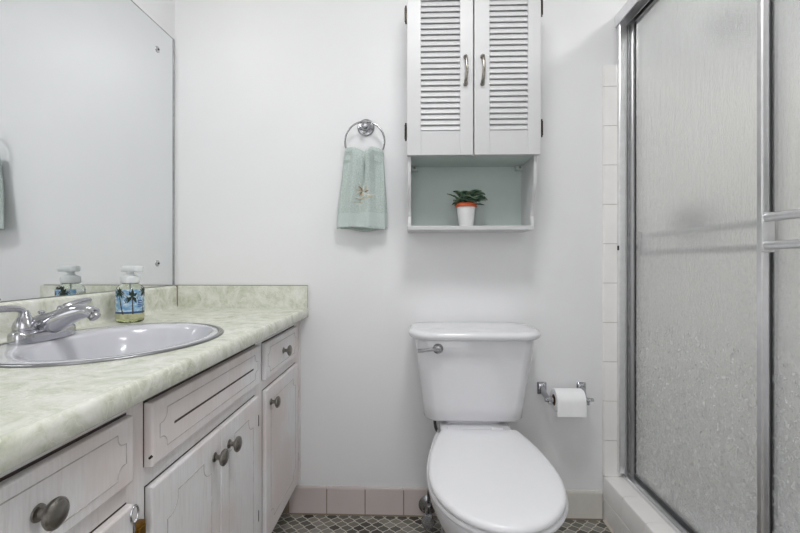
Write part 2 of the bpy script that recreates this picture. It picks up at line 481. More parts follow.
def front(name, y0, y1, z0, z1, inset, r=.018, xt=.013, knobs=(), grooves=True, label=None, hinges=(), slot=None):
    bm = BM()
    x0, x1 = FX + .0003, FX + xt
    # lipped overlay: body with softened front edge
    poly = [[(x0, y0, z0), (x0, y1, z0), (x0, y1, z1), (x0, y0, z1)]]
    e = .0035
    rings = []
    for x, i in ((x0, 0), (x1 - e, 0), (x1 - e * .3, e * .3), (x1, e)):
        rings.append([(x, a, b) for a, b in ((y0 + i, z0 + i), (y1 - i, z0 + i), (y1 - i, z1 - i), (y0 + i, z1 - i))])
    loft(bm, rings)
    if grooves:
        tube(bm, groove_path(y0 + inset, y1 - inset, z0 + inset, z1 - inset, r, x1 - .0002), .0011, 6, closed=True, mi=1)
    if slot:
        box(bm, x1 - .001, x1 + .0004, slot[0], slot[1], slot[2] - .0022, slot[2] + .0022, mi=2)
    g = .0042 if z1 > .7 else .0026      # dark strips on the frame: painted shade above and beside the front
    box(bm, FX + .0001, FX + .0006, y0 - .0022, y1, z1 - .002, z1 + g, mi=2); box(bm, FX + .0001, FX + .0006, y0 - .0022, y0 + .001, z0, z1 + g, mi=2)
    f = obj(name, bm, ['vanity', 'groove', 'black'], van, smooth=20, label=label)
    for (ky, kz) in knobs:
        b2 = BM()
        prof = [(.0085, 0), (.0105, .001), (.010, .003), (.006, .005), (.0052, .010), (.0062, .014), (.012, .0165), (.0165, .019), (.0182, .022), (.0178, .0245), (.0155, .0265), (.0150, .0262), (.0120, .0282), (.006, .0295), (0.0003, .0298)]
        lathe(b2, prof, (x1, ky, kz), 'X', 28)
        obj('knob', b2, 'pewter', f, smooth=30)
    for (hy_, hz_) in hinges:
        b2 = BM()
        lathe(b2, [(.002, 0), (.0032, .002), (.0032, .030), (.002, .032)], (x1 - .005, hy_, hz_ - .016), 'Z', 10)
        box(b2, FX + .0004, FX + .003, hy_ - (.003 if hy_ < y1 else -.0), hy_ + .005, hz_ - .016, hz_ + .016, .0005, 1)
        obj('hinge', b2, 'hinge', f, smooth=30)
    return f
front('drawer', 1.277, 1.623, .645, .755, .018, .014, knobs=[(1.446, .700)])
front('door', 1.280, 1.640, .155, .612, .042, .022, knobs=[(1.318, .567)], hinges=[(1.645, .493), (1.645, .249)])
front('false_drawer_front', .713, 1.222, .653, .761, .020, .016, xt=.016, slot=(.778, 1.168, .705), label='wide panel with a long dark slot')
front('door', .716, .975, .155, .617, .045, .026, knobs=[(.942, .566)])
front('door', .9765, 1.216, .155, .617, .042, .024, knobs=[(1.017, .564)], hinges=[(1.224, .543), (1.224, .269)])
front('drawer', .318, .668, .652, .757, .018, .014, knobs=[(.493, .704)])
front('drawer', .318, .668, .42, .616, .024, .016, knobs=[(.493, .52)])
front('drawer', .318, .668, .155, .39, .024, .016, knobs=[(.493, .27)])
# little brass latch with its steel keeper on the stile
bm = BM()
box(bm, FX, FX + .012, .674, .700, .545, .574, .0015, 2, mi=0)
box(bm, FX + .012, FX + .015, .678, .696, .550, .569, .001, 1, mi=0)
tube(bm, [(FX + .014, .668 + .009 * cos(a), .600 + .013 * sin(a)) for a in [2 * pi * i / 18 for i in range(18)]], .0018, 8, closed=True, mi=1)
tube(bm, [(FX + .014, .668, .587), (FX + .012, .672, .574), (FX + .008, .676, .566)], .0018, 8, mi=1)
obj('latch', bm, ['brass', 'chrome'], van, smooth=30, label='small brass latch with steel loop')
bm = BM(); tube(bm, [(FX + .010, .7125, .668), (FX + .0145, .7125, .672)], .0022, 8); obj('nail', bm, 'hinge', van, smooth=30)

# countertop with an oval opening
CT, CB = .817, .783
SCX, SCY, SA, SB = -.696, .988, .223, .268
ct = thing('countertop', 'pale green marbled laminate countertop with backsplash around oval sink', 'countertop', (-.69, .985, CB))
bm = BM()
N = 96; X0, X1c, YA, YB = WL + .001, -.434, .25, WB - .001
oa, ob = SA - .014, SB - .014
angs = sorted(set([2 * pi * i / N for i in range(N)] + [math.atan2(yy - SCY, xx - SCX) % (2 * pi) for xx in (X0, X1c) for yy in (YA, YB)]))
inner, outer = [], []
for a in angs:
    dx, dy = cos(a), sin(a)
    k = 1 / sqrt((dx / oa) ** 2 + (dy / ob) ** 2)
    inner.append((SCX + dx * k, SCY + dy * k))
    tx = ((X1c if dx > 0 else X0) - SCX) / dx if abs(dx) > 1e-9 else 1e9
    ty = ((YB if dy > 0 else YA) - SCY) / dy if abs(dy) > 1e-9 else 1e9
    t_ = min(tx, ty); outer.append((SCX + dx * t_, SCY + dy * t_))
for za, zb in (((CT), (CT - .018)),):
    vt_i = [bm.verts.new((x, y_, CT)) for x, y_ in inner]; vt_o = [bm.verts.new((x, y_, CT)) for x, y_ in outer]
    vb_i = [bm.verts.new((x, y_, CT - .018)) for x, y_ in inner]; vb_o = [bm.verts.new((x, y_, CT - .018)) for x, y_ in outer]
    n = len(angs)
    for i in range(n):
        j = (i + 1) % n
        bm.faces.new((vt_i[i], vt_i[j], vt_o[j], vt_o[i])); bm.faces.new((vb_i[i], vb_i[j], vb_o[j], vb_o[i]))
        bm.faces.new((vt_i[i], vt_i[j], vb_i[j], vb_i[i])); bm.faces.new((vt_o[i], vt_o[j], vb_o[j], vb_o[i]))
edge = [(X1c, CT), (-.430, CT + .0004), (-.4255, CT - .0012), (-.4222, CT - .005), (-.4205, CT - .010), (-.420, CT - .016), (-.420, CB + .002), (-.422, CB), (-.445, CB), (-.445, CT - .0175), (X1c, CT - .0175)]
prism(bm, edge, 'Y', YA, YB)
ctt = obj('worktop', bm, 'laminate', ct, smooth=50)
bm = BM()   # coved left backsplash with its rounded top
h = .906
prof = [(WL + .001, CT), (-.930, CT), (-.9365, CT + .003), (-.9405, CT + .010), (-.942, CT + .02), (-.942, h - .012), (-.9435, h - .005), (-.948, h - .001), (-.953, h), (WL + .001, h)]
prism(bm, prof, 'Y', YA, WB - .021)
obj('backsplash', bm, 'laminate', ct, smooth=50)
bm = BM()
prism(bm, [(WL + .001, CT), (-.4225, CT - .001), (-.421, CT + .004), (-.421, h - .002), (-.4225, h), (WL + .001, h)], 'Y', WB - .020, WB - .001)
obj('side_splash', bm, 'laminate', ct, label='end splash against the back wall')
bm = BM(); box(bm, -.946, -.938, WB - .0212, WB - .0198, CT, h, mi=0); box(bm, WL + .001, -.4215, WB - .0035, WB - .0008, h, h + .0022)
obj('caulk_bead', bm, 'grime', ct)

# sink
sk = thing('oval_sink', 'white oval drop-in sink with a thin steel rim', 'sink', (SCX, SCY, .66))
def ell(cx, cy_, a, b, z, n=72, p=2.0):
    return [(cx + a * cos(2 * pi * i / n), cy_ + b * sin(2 * pi * i / n), z) for i in range(n)]
bm = BM()
loft(bm, [ell(SCX, SCY, SA - .001, SB - .001, CT + .0004), ell(SCX, SCY, SA, SB, CT + .0018), ell(SCX, SCY, SA - .004, SB - .004, CT + .0042), ell(SCX, SCY, SA - .010, SB - .010, CT + .0046), ell(SCX, SCY, SA - .0125, SB - .0125, CT + .0036), ell(SCX, SCY, SA - .013, SB - .013, CT + .0004)], cap=False)
obj('rim', bm, 'steel_rim', sk, smooth='all', label='thin steel rim')
bm = BM()
BX = SCX + .030
rings = [ell(SCX, SCY, SA - .016, SB - .016, CT - .03), ell(SCX, SCY, SA - .0128, SB - .0128, CT + .0010), ell(SCX, SCY, SA - .0145, SB - .0145, CT + .0032), ell(SCX, SCY, SA - .022, SB - .022, CT + .0042),
         ell(SCX + .013, SCY, SA - .040, SB - .036, CT + .0042), ell(BX, SCY, SA - .056, SB - .046, CT + .0015), ell(BX, SCY, SA - .062, SB - .053, CT - .006),
         ell(BX, SCY, SA - .070, SB - .064, CT - .03), ell(BX, SCY, SA - .085, SB - .085, CT - .07), ell(BX, SCY, SA - .115, SB - .125, CT - .115), ell(BX, SCY, SA - .16, SB - .19, CT - .14), ell(BX, SCY, .024, .024, CT - .146)]
loft(bm, rings, cap=False)
obj('basin', bm, 'sink_porcelain', sk, smooth='all')
bm = BM(); lathe(bm, [(.0005, CT - .1475), (.023, CT - .1475), (.024, CT - .1445), (.018, CT - .1435), (.008, CT - .1445), (.0005, CT - .1445)], (BX, SCY, 0)); obj('drain', bm, 'chrome', sk, smooth=True)

# faucet
FXc, FYc, FZ = -.862, .975, CT + .0042
fa = thing('bathroom_faucet', 'chrome two-handle faucet standing on the back of the oval sink', 'faucet', (FXc, FYc, FZ))
bm = BM()
def ov(hx, hy_, z, n=48):
    out = []
    for i in range(n):
        a = 2 * pi * i / n; c, s = cos(a), sin(a)
        out.append((FXc + hx * math.copysign(abs(c) ** .75, c), FYc + hy_ * math.copysign(abs(s) ** .75, s), z))
    return out
loft(bm, [ov(.0275, .0825, FZ), ov(.028, .083, FZ + .002), ov(.0275, .0825, FZ + .019), ov(.026, .081, FZ + .0235), ov(.022, .077, FZ + .026)])
obj('base', bm, 'chrome', fa, smooth=50)
for s in (-1, 1):
    yc = FYc + s * .051
    bm = BM()
    lathe(bm, [(.0225, FZ + .024), (.0225, FZ + .028), (.0205, FZ + .029), (.0215, FZ + .031), (.0215, FZ + .036), (.019, FZ + .045), (.015, FZ + .053), (.0115, FZ + .061), (.010, FZ + .067), (.0075, FZ + .072), (.0005, FZ + .074)], (FXc, yc, 0))
    hnd = obj('handle', bm, 'chrome', fa, smooth=40)
    bm = BM()
    if s < 0: pts = [(FXc, yc + .004, FZ + .058), (FXc - .002, yc - .008, FZ + .074), (FXc - .008, yc - .030, FZ + .0785), (FXc - .015, yc - .052, FZ + .0785), (FXc - .022, yc - .074, FZ + .080)]
    else: pts = [(FXc, yc - .003, FZ + .058), (FXc + .004, yc + .008, FZ + .070), (FXc + .012, yc + .028, FZ + .076), (FXc + .020, yc + .048, FZ + .080), (FXc + .027, yc + .060, FZ + .081)]
    P = smooth_path(pts, 6); m_ = len(P) - 1
    tube(bm, P, [.0085 + .0015 * sin(pi * i / m_) - (.004 if i == m_ else 0) for i in range(m_ + 1)], 14, flat=(1.1, .75))
    obj('lever', bm, 'chrome', hnd, smooth=50)
bm = BM()
P = smooth_path([(FXc - .016, FYc, FZ + .014), (FXc - .002, FYc, FZ + .030), (FXc + .026, FYc, FZ + .040), (FXc + .052, FYc, FZ + .052), (FXc + .080, FYc, FZ + .062), (FXc + .100, FYc, FZ + .0645), (FXc + .112, FYc, FZ + .063), (FXc + .120, FYc, FZ + .059)], 6)
m_ = len(P) - 1
rr = []
for i in range(m_ + 1):
    u = i / m_
    rr.append(.024 * (1 - u) ** 1.1 + .0125 + (.003 * max(0, (u - .75) * 4)))
tube(bm, P, rr, 20, flat=(1.0, .85))
sp = obj('spout', bm, 'chrome', fa, smooth=50)
bm = BM(); lathe(bm, [(.0115, 0), (.0125, .002), (.0125, .012), (.0105, .014), (.0005, .0135)], (0, 0, 0), 'Z', 20)
bmesh.ops.transform(bm, matrix=Matrix.Translation((FXc + .115, FYc, FZ + .059)) @ Matrix.Rotation(radians(138), 4, 'Y'), verts=bm.verts)
obj('aerator', bm, 'dull_chrome', fa, smooth=30)
bm = BM(); lathe(bm, [(.0025, FZ + .016), (.0025, FZ + .055), (.006, FZ + .057), (.0075, FZ + .061), (.006, FZ + .064), (.0005, FZ + .065)], (FXc - .017, FYc + .012, 0), n=16)
obj('lift_rod', bm, 'chrome', fa, smooth=40)

# soap bottle
BXc, BYc = -.868, 1.288
sb = thing('soap_bottle', 'clear pump soap bottle with a palm beach label', 'soap bottle', (BXc, BYc, CT))
z = CT + .0004
prof = [(.031, 0), (.036, .003), (.0375, .008), (.0375, .098), (.0355, .106), (.029, .112), (.024, .115), (.022, .117), (.022, .121)]
bm = BM(); lathe(bm, [(r, z + h_) for r, h_ in prof], (BXc, BYc, 0), n=40)
obj('bottle_body', bm, 'clear', sb, smooth=50)
bm = BM(); lathe(bm, [(.029, z + .003), (.0345, z + .006), (.0355, z + .012), (.0355, z + .088), (.0005, z + .088)], (BXc, BYc, 0), n=40)
obj('liquid_soap', bm, 'liquid', sb, smooth=50)
bm = BM()
lathe(bm, [(.0245, z + .118), (.0265, z + .120), (.0265, z + .134), (.024, z + .139), (.015, z + .142), (.0105, z + .146), (.0105, z + .154), (.012, z + .156)], (BXc, BYc, 0), n=32)
loft(bm, [[(BXc + .006 + px, BYc + py, zz_) for px, py in rrect(0, 0, hx_, hy_, .014, 6)] for hx_, hy_, zz_ in ((.026, .015, z + .153), (.030, .017, z + .155), (.031, .018, z + .165), (.029, .016, z + .170), (.024, .012, z + .1715))])
obj('pump', bm, 'pump', sb, smooth=40, label='translucent white pump')
bm = BM(); tube(bm, [(BXc, BYc, z + .112), (BXc, BYc, z + .012)], .002, 8); obj('dip_tube', bm, 'pump', sb, smooth=True)
# label wraps the front half; palms, sea and sand are printed shapes on it
bm = BM(); A0, A1, NL = radians(-150), radians(28), 40
def on(a, zz, r=.0378): return (BXc + r * cos(a), BYc + r * sin(a), z + zz)
def patch(bm, a0, a1, z0, z1, r, mi, n=24):
    vs = [[bm.verts.new(on(a0 + (a1 - a0) * i / n, zz, r)) for zz in (z0, z1)] for i in range(n + 1)]
    for p, q in zip(vs, vs[1:]): bm.faces.new((p[0], q[0], q[1], p[1])).material_index = mi
patch(bm, A0, A1, .030, .100, .0378, 0); patch(bm, A0, A1, .027, .034, .03785, 1); patch(bm, A0, A1, .012, .028, .0379, 2); 
def poly_on(bm, pts, mi, r=.0381):
    vs = [bm.verts.new(on(a, zz, r)) for a, zz in pts]; bm.faces.new(vs).material_index = mi
AC = math.atan2(-1.333, .897)                       # the side that faces the room
def palm(a_c, z_top, lean, sz):
    for k in range(9):
        t = k / 9; t2 = (k + 1) / 9
        f = lambda q: a_c + lean * (1 - q) ** 1.5
        w0 = .05 - .018 * t
        zb, zt = .026 + (z_top - .026) * t, .026 + (z_top - .026) * t2
        poly_on(bm, [(f(t) - w0, zb), (f(t) + w0, zb), (f(t2) + w0 * .9, zt), (f(t2) - w0 * .9, zt)], 4, .0380)
    for k in range(13):
        an = radians(-60 + 300 * k / 12 + random.uniform(-8, 8))
        L = sz * random.uniform(.8, 1.1); droop = sz * .35
        tx, tz = cos(an) * L, sin(an) * L * .8 - droop * abs(cos(an))
        nx, nz = -tz, tx; q = hypot(nx, nz) or 1; nx, nz = nx / q * sz * .16, nz / q * sz * .16
        k_ = 1 / .0378
        poly_on(bm, [(a_c, z_top), (a_c + (tx * .5 + nx) * k_, z_top + tz * .35 + nz), (a_c + tx * k_, z_top + tz), (a_c + (tx * .5 - nx) * k_, z_top + tz * .35 - nz)], 3, .0382 + .00002 * k)
palm(AC + .15, .080, .04, .029); palm(AC - .80, .092, .30, .022); palm(AC + 1.15, .094, -.2, .022)
for k in range(4):
    patch(bm, AC + .55, AC + .95, .064 - k * .0055, .067 - k * .0055, .0380, 5, 6)
obj('label', bm, ['sky_blue', 'sea_blue', 'sand', 'palm_green', 'palm_trunk', 'label_text'], sb, recalc=False, label='beach label with dark palms')

# mirror
mi_ = thing('wall_mirror', 'large frameless mirror on the left wall above the backsplash', 'mirror', (WL, .97, .908))
bm = BM(); box(bm, WL + .0003, WL + .0016, .27, 1.6866, .9085, 1.889); obj('mirror_glass', bm, 'mirror', mi_)
bm = BM(); box(bm, WL + .0004, WL + .0045, 1.6868, 1.6915, .9085, 1.8905); box(bm, WL + .0004, WL + .0024, .27, 1.6915, 1.8892, 1.8915); box(bm, WL + .0004, WL + .0020, .27, 1.6892, .9063, .9083)
obj('edge_strip', bm, 'dark_alu', mi_, label='thin dark edge')
for yy, zz_ in ((1.582, 1.797), (1.582, .995), (.45, 1.797), (.45, .995)):
    bm = BM(); lathe(bm, [(.0115, .0016), (.012, .0030), (.010, .0045), (.004, .0055), (.0005, .0056)], (WL, yy, zz_), 'X', 24)
    s_ = obj('rosette', bm, 'chrome', mi_, smooth=30)
    bm = BM(); lathe(bm, [(.0036, .0054), (.0036, .0072), (.0028, .0080), (.0005, .0082)], (WL, yy, zz_), 'X', 12); obj('screw', bm, 'hinge', s_, smooth=30)

# ------------------------------------------------------------------ towel ring and towel
RX, RZ, RY, RR = -.190, 1.466, 1.655, .0765
tr = thing('towel_ring', 'round chrome towel ring mounted on the wall above the towel', 'towel ring', (RX, WB, 1.53))
bm = BM()
lathe(bm, [(.033, 0), (.034, .003), (.031, .006), (.026, .007), (.025, .010), (.019, .012), (.014, .016), (.0115, .024), (.0105, .034), (.0125, .040), (.0125, .050), (.010, .055), (.0005, .056)], (RX, WB, 1.532), '-Y', 36)
obj('wall_mount', bm, 'chrome', tr, smooth=35)
bm = BM(); tube(bm, [(RX + RR * sin(a), RY, RZ + RR * cos(a)) for a in [2 * pi * i / 64 for i in range(64)]], .0036, 12, closed=True)
obj('ring', bm, 'dull_chrome', tr, smooth='all')

tw = thing('hand_towel', 'folded sage green hand towel with beige embroidery on the ring', 'towel', (-.2, RY, 1.13))
bm = BM()
def towel_point(u, s):
    """u 0..1 across, s 0..1 along: 0 = hem of the back layer, 0.5 = top, 1 = hem of the front"""
    front = s > .5; d = abs(s - .5) * 2                 # 0 at the top, 1 at a hem
    cx = -.192 + (-.2035 + .192) * d; hw = .071 + (.0930 - .071) * (min(1, d * 1.15) ** .8)
    if d < .05: hw *= .96 + .04 * d / .05
    if not front: cx += .010 * d; hw *= .96
    x = cx + (u * 2 - 1) * hw
    zt = 1.436 + .006 * cos((u - .12) * 2 * pi * 1.6) - .010 * math.exp(-((u - .52) / .07) ** 2)
    zb = 1.129 + .004 * sin(u * 5) if front else 1.123 + .006 * sin(u * 7 + 1)
    th = pi * min(1, d / .05) / 2
    zz = zt - .016 * (1 - cos(th)) if d < .05 else (zt - .016) + (zb - zt + .016) * (d - .05) / .95
    amp = .010 * (1 - d) ** 1.0 + .006
    cr = .012 if d < .12 else .012 + .010 * min(1, (d - .12) / .1); cr *= (1 - max(0, d - .22) / .78) ** 1.8
    fold = min(.008 if d < .18 else .012, amp * (sin(u * 2 * pi * 2.6 + .4) * .8 + sin(u * 2 * pi * 1.2 + 1.0))) + cr * math.exp(-((u - .50 - .04 * sin(d * 6)) / .045) ** 2) + .004 * sin(u * 9 + d * 5)
    thick = .020 - .006 * d
    edge_ = 1 - .8 * abs(u * 2 - 1) ** 18
    yy = (-1 if front else 1) * sin(th) * thick * edge_
    return Vector((x, RY + yy + (fold if front else fold * .35) * min(1, d / .08), zz))
NU, NS = 56, 120
g = [[bm.verts.new(towel_point(i / NU, j / NS)) for i in range(NU + 1)] for j in range(NS + 1)]
for j in range(NS):
    for i in range(NU):
        f = bm.faces.new((g[j][i], g[j][i + 1], g[j + 1][i + 1], g[j + 1][i]))
        zc = f.calc_center_median().z
        f.material_index = 1 if 1.136 < zc < 1.188 else 0
cl = obj('cloth', bm, ['terry', 'band'], tw, smooth='all')
md = cl.modifiers.new('thickness', 'SOLIDIFY'); md.thickness = .0065; md.offset = 0
bm = BM()
def fy(x, zz):   # front surface of the towel at x, z
    best = min((g2 for g2 in ((towel_point(i / 28, .5 + j / 80)) for i in range(29) for j in range(4, 41))), key=lambda p: (p.x - x) ** 2 + (p.z - zz) ** 2)
    return best.y - .0045
ecx, ecz = -.197, 1.262
for k in range(9):
    a = radians(20 + 40 * k); pts = []
    for q in range(6):
        r = .004 + .0042 * q; aa = a + q * .09
        px, pz = ecx + r * cos(aa), ecz + .008 + r * sin(aa) * .9
        pts.append((px, fy(px, pz), pz))
    tube(bm, pts, [.0012, .0018, .0022, .0022, .0018, .001], 6, mi=(0, 2, 1)[k % 3])
for (dx, dz, L, a, mi2) in ((-.030, -.022, .034, 12, 2), (-.012, -.026, .050, 20, 0), (.004, -.012, .046, 14, 2), (-.034, -.036, .048, 8, 0), (-.020, .000, .018, 60, 2), (-.008, .030, .016, 100, 2), (.012, -.024, .034, 30, 0)):
    pts = []
    for q in range(7):
        px = ecx + dx + L * q / 6 * cos(radians(a)); pz = ecz + dz + L * q / 6 * sin(radians(a)) + .003 * sin(q)
        pts.append((px, fy(px, pz), pz))
    tube(bm, pts, [.0007, .0012, .0014, .0014, .0012, .001, .0006], 6, mi=mi2)
obj('embroidery', bm, ['emb_beige', 'emb_brown', 'emb_white'], tw, smooth='all', label='beige and brown stitched flower')

# ------------------------------------------------------------------ wall cabinet
wc = thing('wall_cabinet', 'white louvred two-door wall cabinet with open shelf above the toilet', 'cabinet', (.207, WB, 1.10))
CL, CR, CT2, DB, CF = -.022, .430, 1.992, 1.372, 1.5185
bm = BM()
def side_profile():
    p = [(WB - .001, 1.1296), (1.556, 1.1296), (1.558, 1.140), (1.566, 1.165)]
    for k in range(1, 9):
        t = k / 8; p.append((1.566 - .044 * (t * t * (3 - 2 * t)), 1.165 + .125 * t))
    p += [(1.5195, 1.335), (CF, 1.372), (CF, CT2), (WB - .001, CT2)]
    return p
TS = .011
prism(bm, side_profile(), 'X', CR - TS, CR)
prism(bm, side_profile(), 'X', CL, CL + TS)
box(bm, CL + TS, CR - TS, CF, WB - .001, CT2 - .018, CT2)
box(bm, CL + TS, CR - TS, CF + .001, WB - .001, DB, DB + .016)
for f in bm.faces:
    c_ = f.calc_center_median()
    if (abs(c_.z - DB) < 1e-4 and len(f.verts) == 4 and abs(c_.x - .204) < .02): f.material_index = 1
obj('carcass', bm, ['cab_white', 'cab_aqua'], wc)
bm = BM(); box(bm, CL + TS, CR - TS, WB - .007, WB - .001, 1.125, DB, 0); obj('back_panel', bm, 'cab_aqua', wc, label='pale aqua back of the open shelf')
bm = BM(); box(bm, CL - .003, CR - .006, 1.543, WB - .001, 1.1145, 1.1295, .002, 2); obj('shelf', bm, 'cab_white', wc)
for xx in (CL + TS, CR - TS - .026):
    bm = BM(); box(bm, xx, xx + .026, WB - .035, WB - .008, DB - .018, DB - .001, .002); lathe(bm, [(.005, 0), (.005, .002), (.0005, .003)], (xx + .013, WB - .035, DB - .009), '-Y', 12, mi=1)
    obj('mounting_bracket', bm, ['cab_aqua', 'nickel'], wc)
def louvre_door(x0, x1, ox0, ox1, hx, hs):
    y0, y1, z0, z1, oz0, oz1 = 1.500, 1.518, DB, 1.985, 1.456, 1.945
    bm = BM()
    b = .0012
    box(bm, x0, ox0, y0, y1, z0, z1, b, 1); box(bm, ox1, x1, y0, y1, z0, z1, b, 1)
    box(bm, ox0, ox1, y0, y1, z0, oz0, b, 1); box(bm, ox0, ox1, y0, y1, oz1, z1, b, 1)
    p = .01975; zz = oz0 + .002
    while zz < oz1 - .006:
        prism(bm, [(y0 + .0105, zz + .0225), (y0 + .0030, zz + .0060), (y0 + .0020, zz + .0030), (y0 + .0025, zz + .0012), (y0 + .0040, zz + .0008), (y0 + .0150, zz + .0205)], 'X', ox0 - .001, ox1 + .001)
        zz += p
    box(bm, ox0, ox1, y1 - .0025, y1 - .0005, oz0, oz1)
    d = obj('louvred_door', bm, 'cab_white', wc)
    bm = BM()
    zc = 1.665
    P = smooth_path([(hx, y0, zc + .047), (hx, y0 - .014, zc + .046), (hx + .0015 * hs, y0 - .023, zc + .030), (hx + .002 * hs, y0 - .027, zc), (hx + .0005, y0 - .023, zc - .030), (hx - .001, y0 - .014, zc - .046), (hx - .001, y0, zc - .047)], 6)
    tube(bm, P, .0042, 10, flat=(1.25, .8))
    for s in (-1, 1):
        lathe(bm, [(.0075, 0), (.0075, .002), (.0055, .006), (.005, .012)], (hx, y0, zc + s * .047), '-Y', 14)
        tube(bm, [(hx - .006, y0 - .013, zc + s * .044), (hx + .006, y0 - .013, zc + s * .044)], .0045, 10)
    obj('handle', bm, 'nickel', d, smooth=50)
    ex = x0 if hx > ox0 + .07 else x1; sgn = -1 if ex == x0 else 1
    for zz in ((1.455, 1.866) if sgn < 0 else (1.464, 1.882)):
        bm = BM()
        xa = ex + sgn * .0006
        lathe(bm, [(.002, 0), (.0042, .002), (.0042, .050), (.002, .052)], (ex + sgn * .0046, y0 + .006, zz - .026), 'Z', 10)
        lathe(bm, [(.003, 0), (.003, .062)], (ex + sgn * .0040, y0 + .006, zz - .031), 'Z', 8)
        box(bm, min(ex, ex + sgn * .0022), max(ex, ex + sgn * .0022), y0 + .003, y0 + .036, zz - .018, zz + .018)
        obj('hinge', bm, 'hinge', d, smooth=30)
louvre_door(-.0245, .2055, .024, .160, .1785, 1)
louvre_door(.2095, .4385, .262, .394, .2365, 1)

# potted plant
PX, PY, PZ = .193, 1.605, 1.1297
pp = thing('potted_plant', 'small dark green plant in a white pot on the open shelf', 'plant', (PX, PY, PZ))
bm = BM(); lathe(bm, [(.0005, PZ), (.0245, PZ), (.0265, PZ + .002), (.0335, PZ + .070), (.0345, PZ + .073), (.0315, PZ + .073), (.0305, PZ + .066), (.0005, PZ + .066)], (PX, PY, 0), n=40)
obj('pot', bm, 'pot', pp, smooth=40)
bm = BM(); lathe(bm, [(.030, PZ + .067), (.0305, PZ + .073), (.0385, PZ + .0735), (.0395, PZ + .077), (.0395, PZ + .084), (.038, PZ + .087), (.034, PZ + .0865), (.032, PZ + .080), (.030, PZ + .078)], (PX, PY, 0), n=40)
obj('pot_rim', bm, 'terracotta', pp, smooth=40, label='orange terracotta rim')
bm = BM(); lathe(bm, [(.0320, PZ + .076), (.0320, PZ + .081), (.0005, PZ + .083)], (PX, PY, 0), n=30); obj('soil', bm, 'soil', pp)
bm = BM()
rnd = random.Random(5)
def leaf(base, yaw, pitch, L, W, curl):
    n = 9; R = Matrix.Rotation(yaw, 3, 'Z')
    rows = []
    x = z_ = 0; a = pitch
    for i in range(n + 1):
        t = i / n; w_ = W * (sin(pi * min(1, t * .93 + .07)) ** .75) * (.25 + .75 * min(1, t * 2.2)) if t > .12 else W * .12
        if i == n: w_ = W * .12
        row = []
        for k in (-1, -.5, 0, .5, 1):
            row.append(Vector(base) + R @ Vector((x, w_ * k, z_ + abs(k) * w_ * .28)))
        rows.append(row)
        x += cos(a) * L / n; z_ += sin(a) * L / n; a -= curl / n
    vr = [[bm.verts.new(p) for p in r] for r in rows]
    lo = [[bm.verts.new(p - Vector((0, 0, .0018))) for p in r] for r in rows]
    for A, B in zip(vr, vr[1:]):
        for k in range(4): bm.faces.new((A[k], A[k + 1], B[k + 1], B[k]))
    for A, B in zip(lo, lo[1:]):
        for k in range(4): bm.faces.new((A[k], B[k], B[k + 1], A[k + 1]))
    for A, B, C_, D_ in zip(vr, vr[1:], lo, lo[1:]):
        bm.faces.new((A[0], B[0], D_[0], C_[0])); bm.faces.new((A[4], C_[4], D_[4], B[4]))
    for k in range(4): bm.faces.new((vr[-1][k], vr[-1][k + 1], lo[-1][k + 1], lo[-1][k]))
bt = PZ + .083
for yaw, pitch, L, W, curl in ((5, 44, .082, .036, 1.2), (38, 40, .070, .034, 1.0), (-22, 34, .072, .034, 1.0), (-60, 55, .064, .034, 1.6), (-95, 40, .050, .030, 1.0), (-125, 58, .058, .032, 1.4), (-155, 45, .052, .030, 1.3), (178, 48, .078, .015, .6), (165, 25, .048, .024, .9), (120, 60, .060, .030, 1.2), (60, 68, .072, .032, 1.2), (-30, 74, .078, .032, 1.3), (-165, 78, .070, .028, 1.2), (-8, 6, .062, .012, .3), (-80, 82, .070, .032, 1.6), (-45, 22, .05, .026, .6), (195, 8, .040, .018, .5), (10, 64, .084, .034, 1.3)):
    ya = radians(yaw); leaf((PX + .006 * cos(ya), PY + .006 * sin(ya), bt), ya, radians(pitch), L, W, curl)
obj('foliage', bm, 'leaf', pp, smooth='all')

# ------------------------------------------------------------------ toilet
TX = .212
to = thing('toilet', 'white two-piece toilet with closed lid beneath the wall cabinet', 'toilet', (TX, 1.3, 0))
def tank_ring(hw, yf, yb, z, r=.04, bulge=.012, n=8):
    out = []
    for x, y_ in rrect(TX, (yf + yb) / 2, hw, (yb - yf) / 2, r, n):
        t = (x - TX) / hw
        if y_ < (yf + yb) / 2: y_ -= bulge * (1 - t * t)
        out.append((x, y_, z))
    return out
def tank_loft(bm, specs):
    loft(bm, [tank_ring(*s) for s in specs])
bm = BM()
tank_loft(bm, [(.160, 1.540, 1.672, .4345, .045, .008), (.171, 1.526, 1.678, .4385, .045, .012), (.176, 1.518, 1.68, .447, .045, .014), (.180, 1.511, 1.682, .49, .045, .016), (.190, 1.496, 1.685, .58, .045, .018), (.200, 1.486, 1.687, .66, .045, .017), (.208, 1.479, 1.688, .724, .045, .018), (.205, 1.482, 1.686, .733, .04, .018)])
for f in bm.faces: pass
tank = obj('tank', bm, 'porcelain', to, smooth=60)
bm = BM()
tank_loft(bm, [(.210, 1.476, 1.690, .7335, .05, .022), (.219, 1.466, 1.692, .7345, .06, .026), (.228, 1.457, 1.694, .739, .075, .028), (.232, 1.452, 1.694, .746, .08, .028), (.2315, 1.4525, 1.694, .754, .08, .028), (.227, 1.457, 1.692, .7615, .075, .027), (.215, 1.469, 1.688, .7655, .065, .024), (.15, 1.52, 1.66, .7668, .04, .012)])
obj('tank_lid', bm, 'porcelain', to, smooth=60)
bm = BM(); yl = 1.470
lathe(bm, [(.0175, -.004), (.0180, .003), (.0150, .006), (.0110, .008), (.0100, .013), (.0115, .015), (.0110, .021), (.0005, .022)], (.082, yl + .006, .704), '-Y', 28)
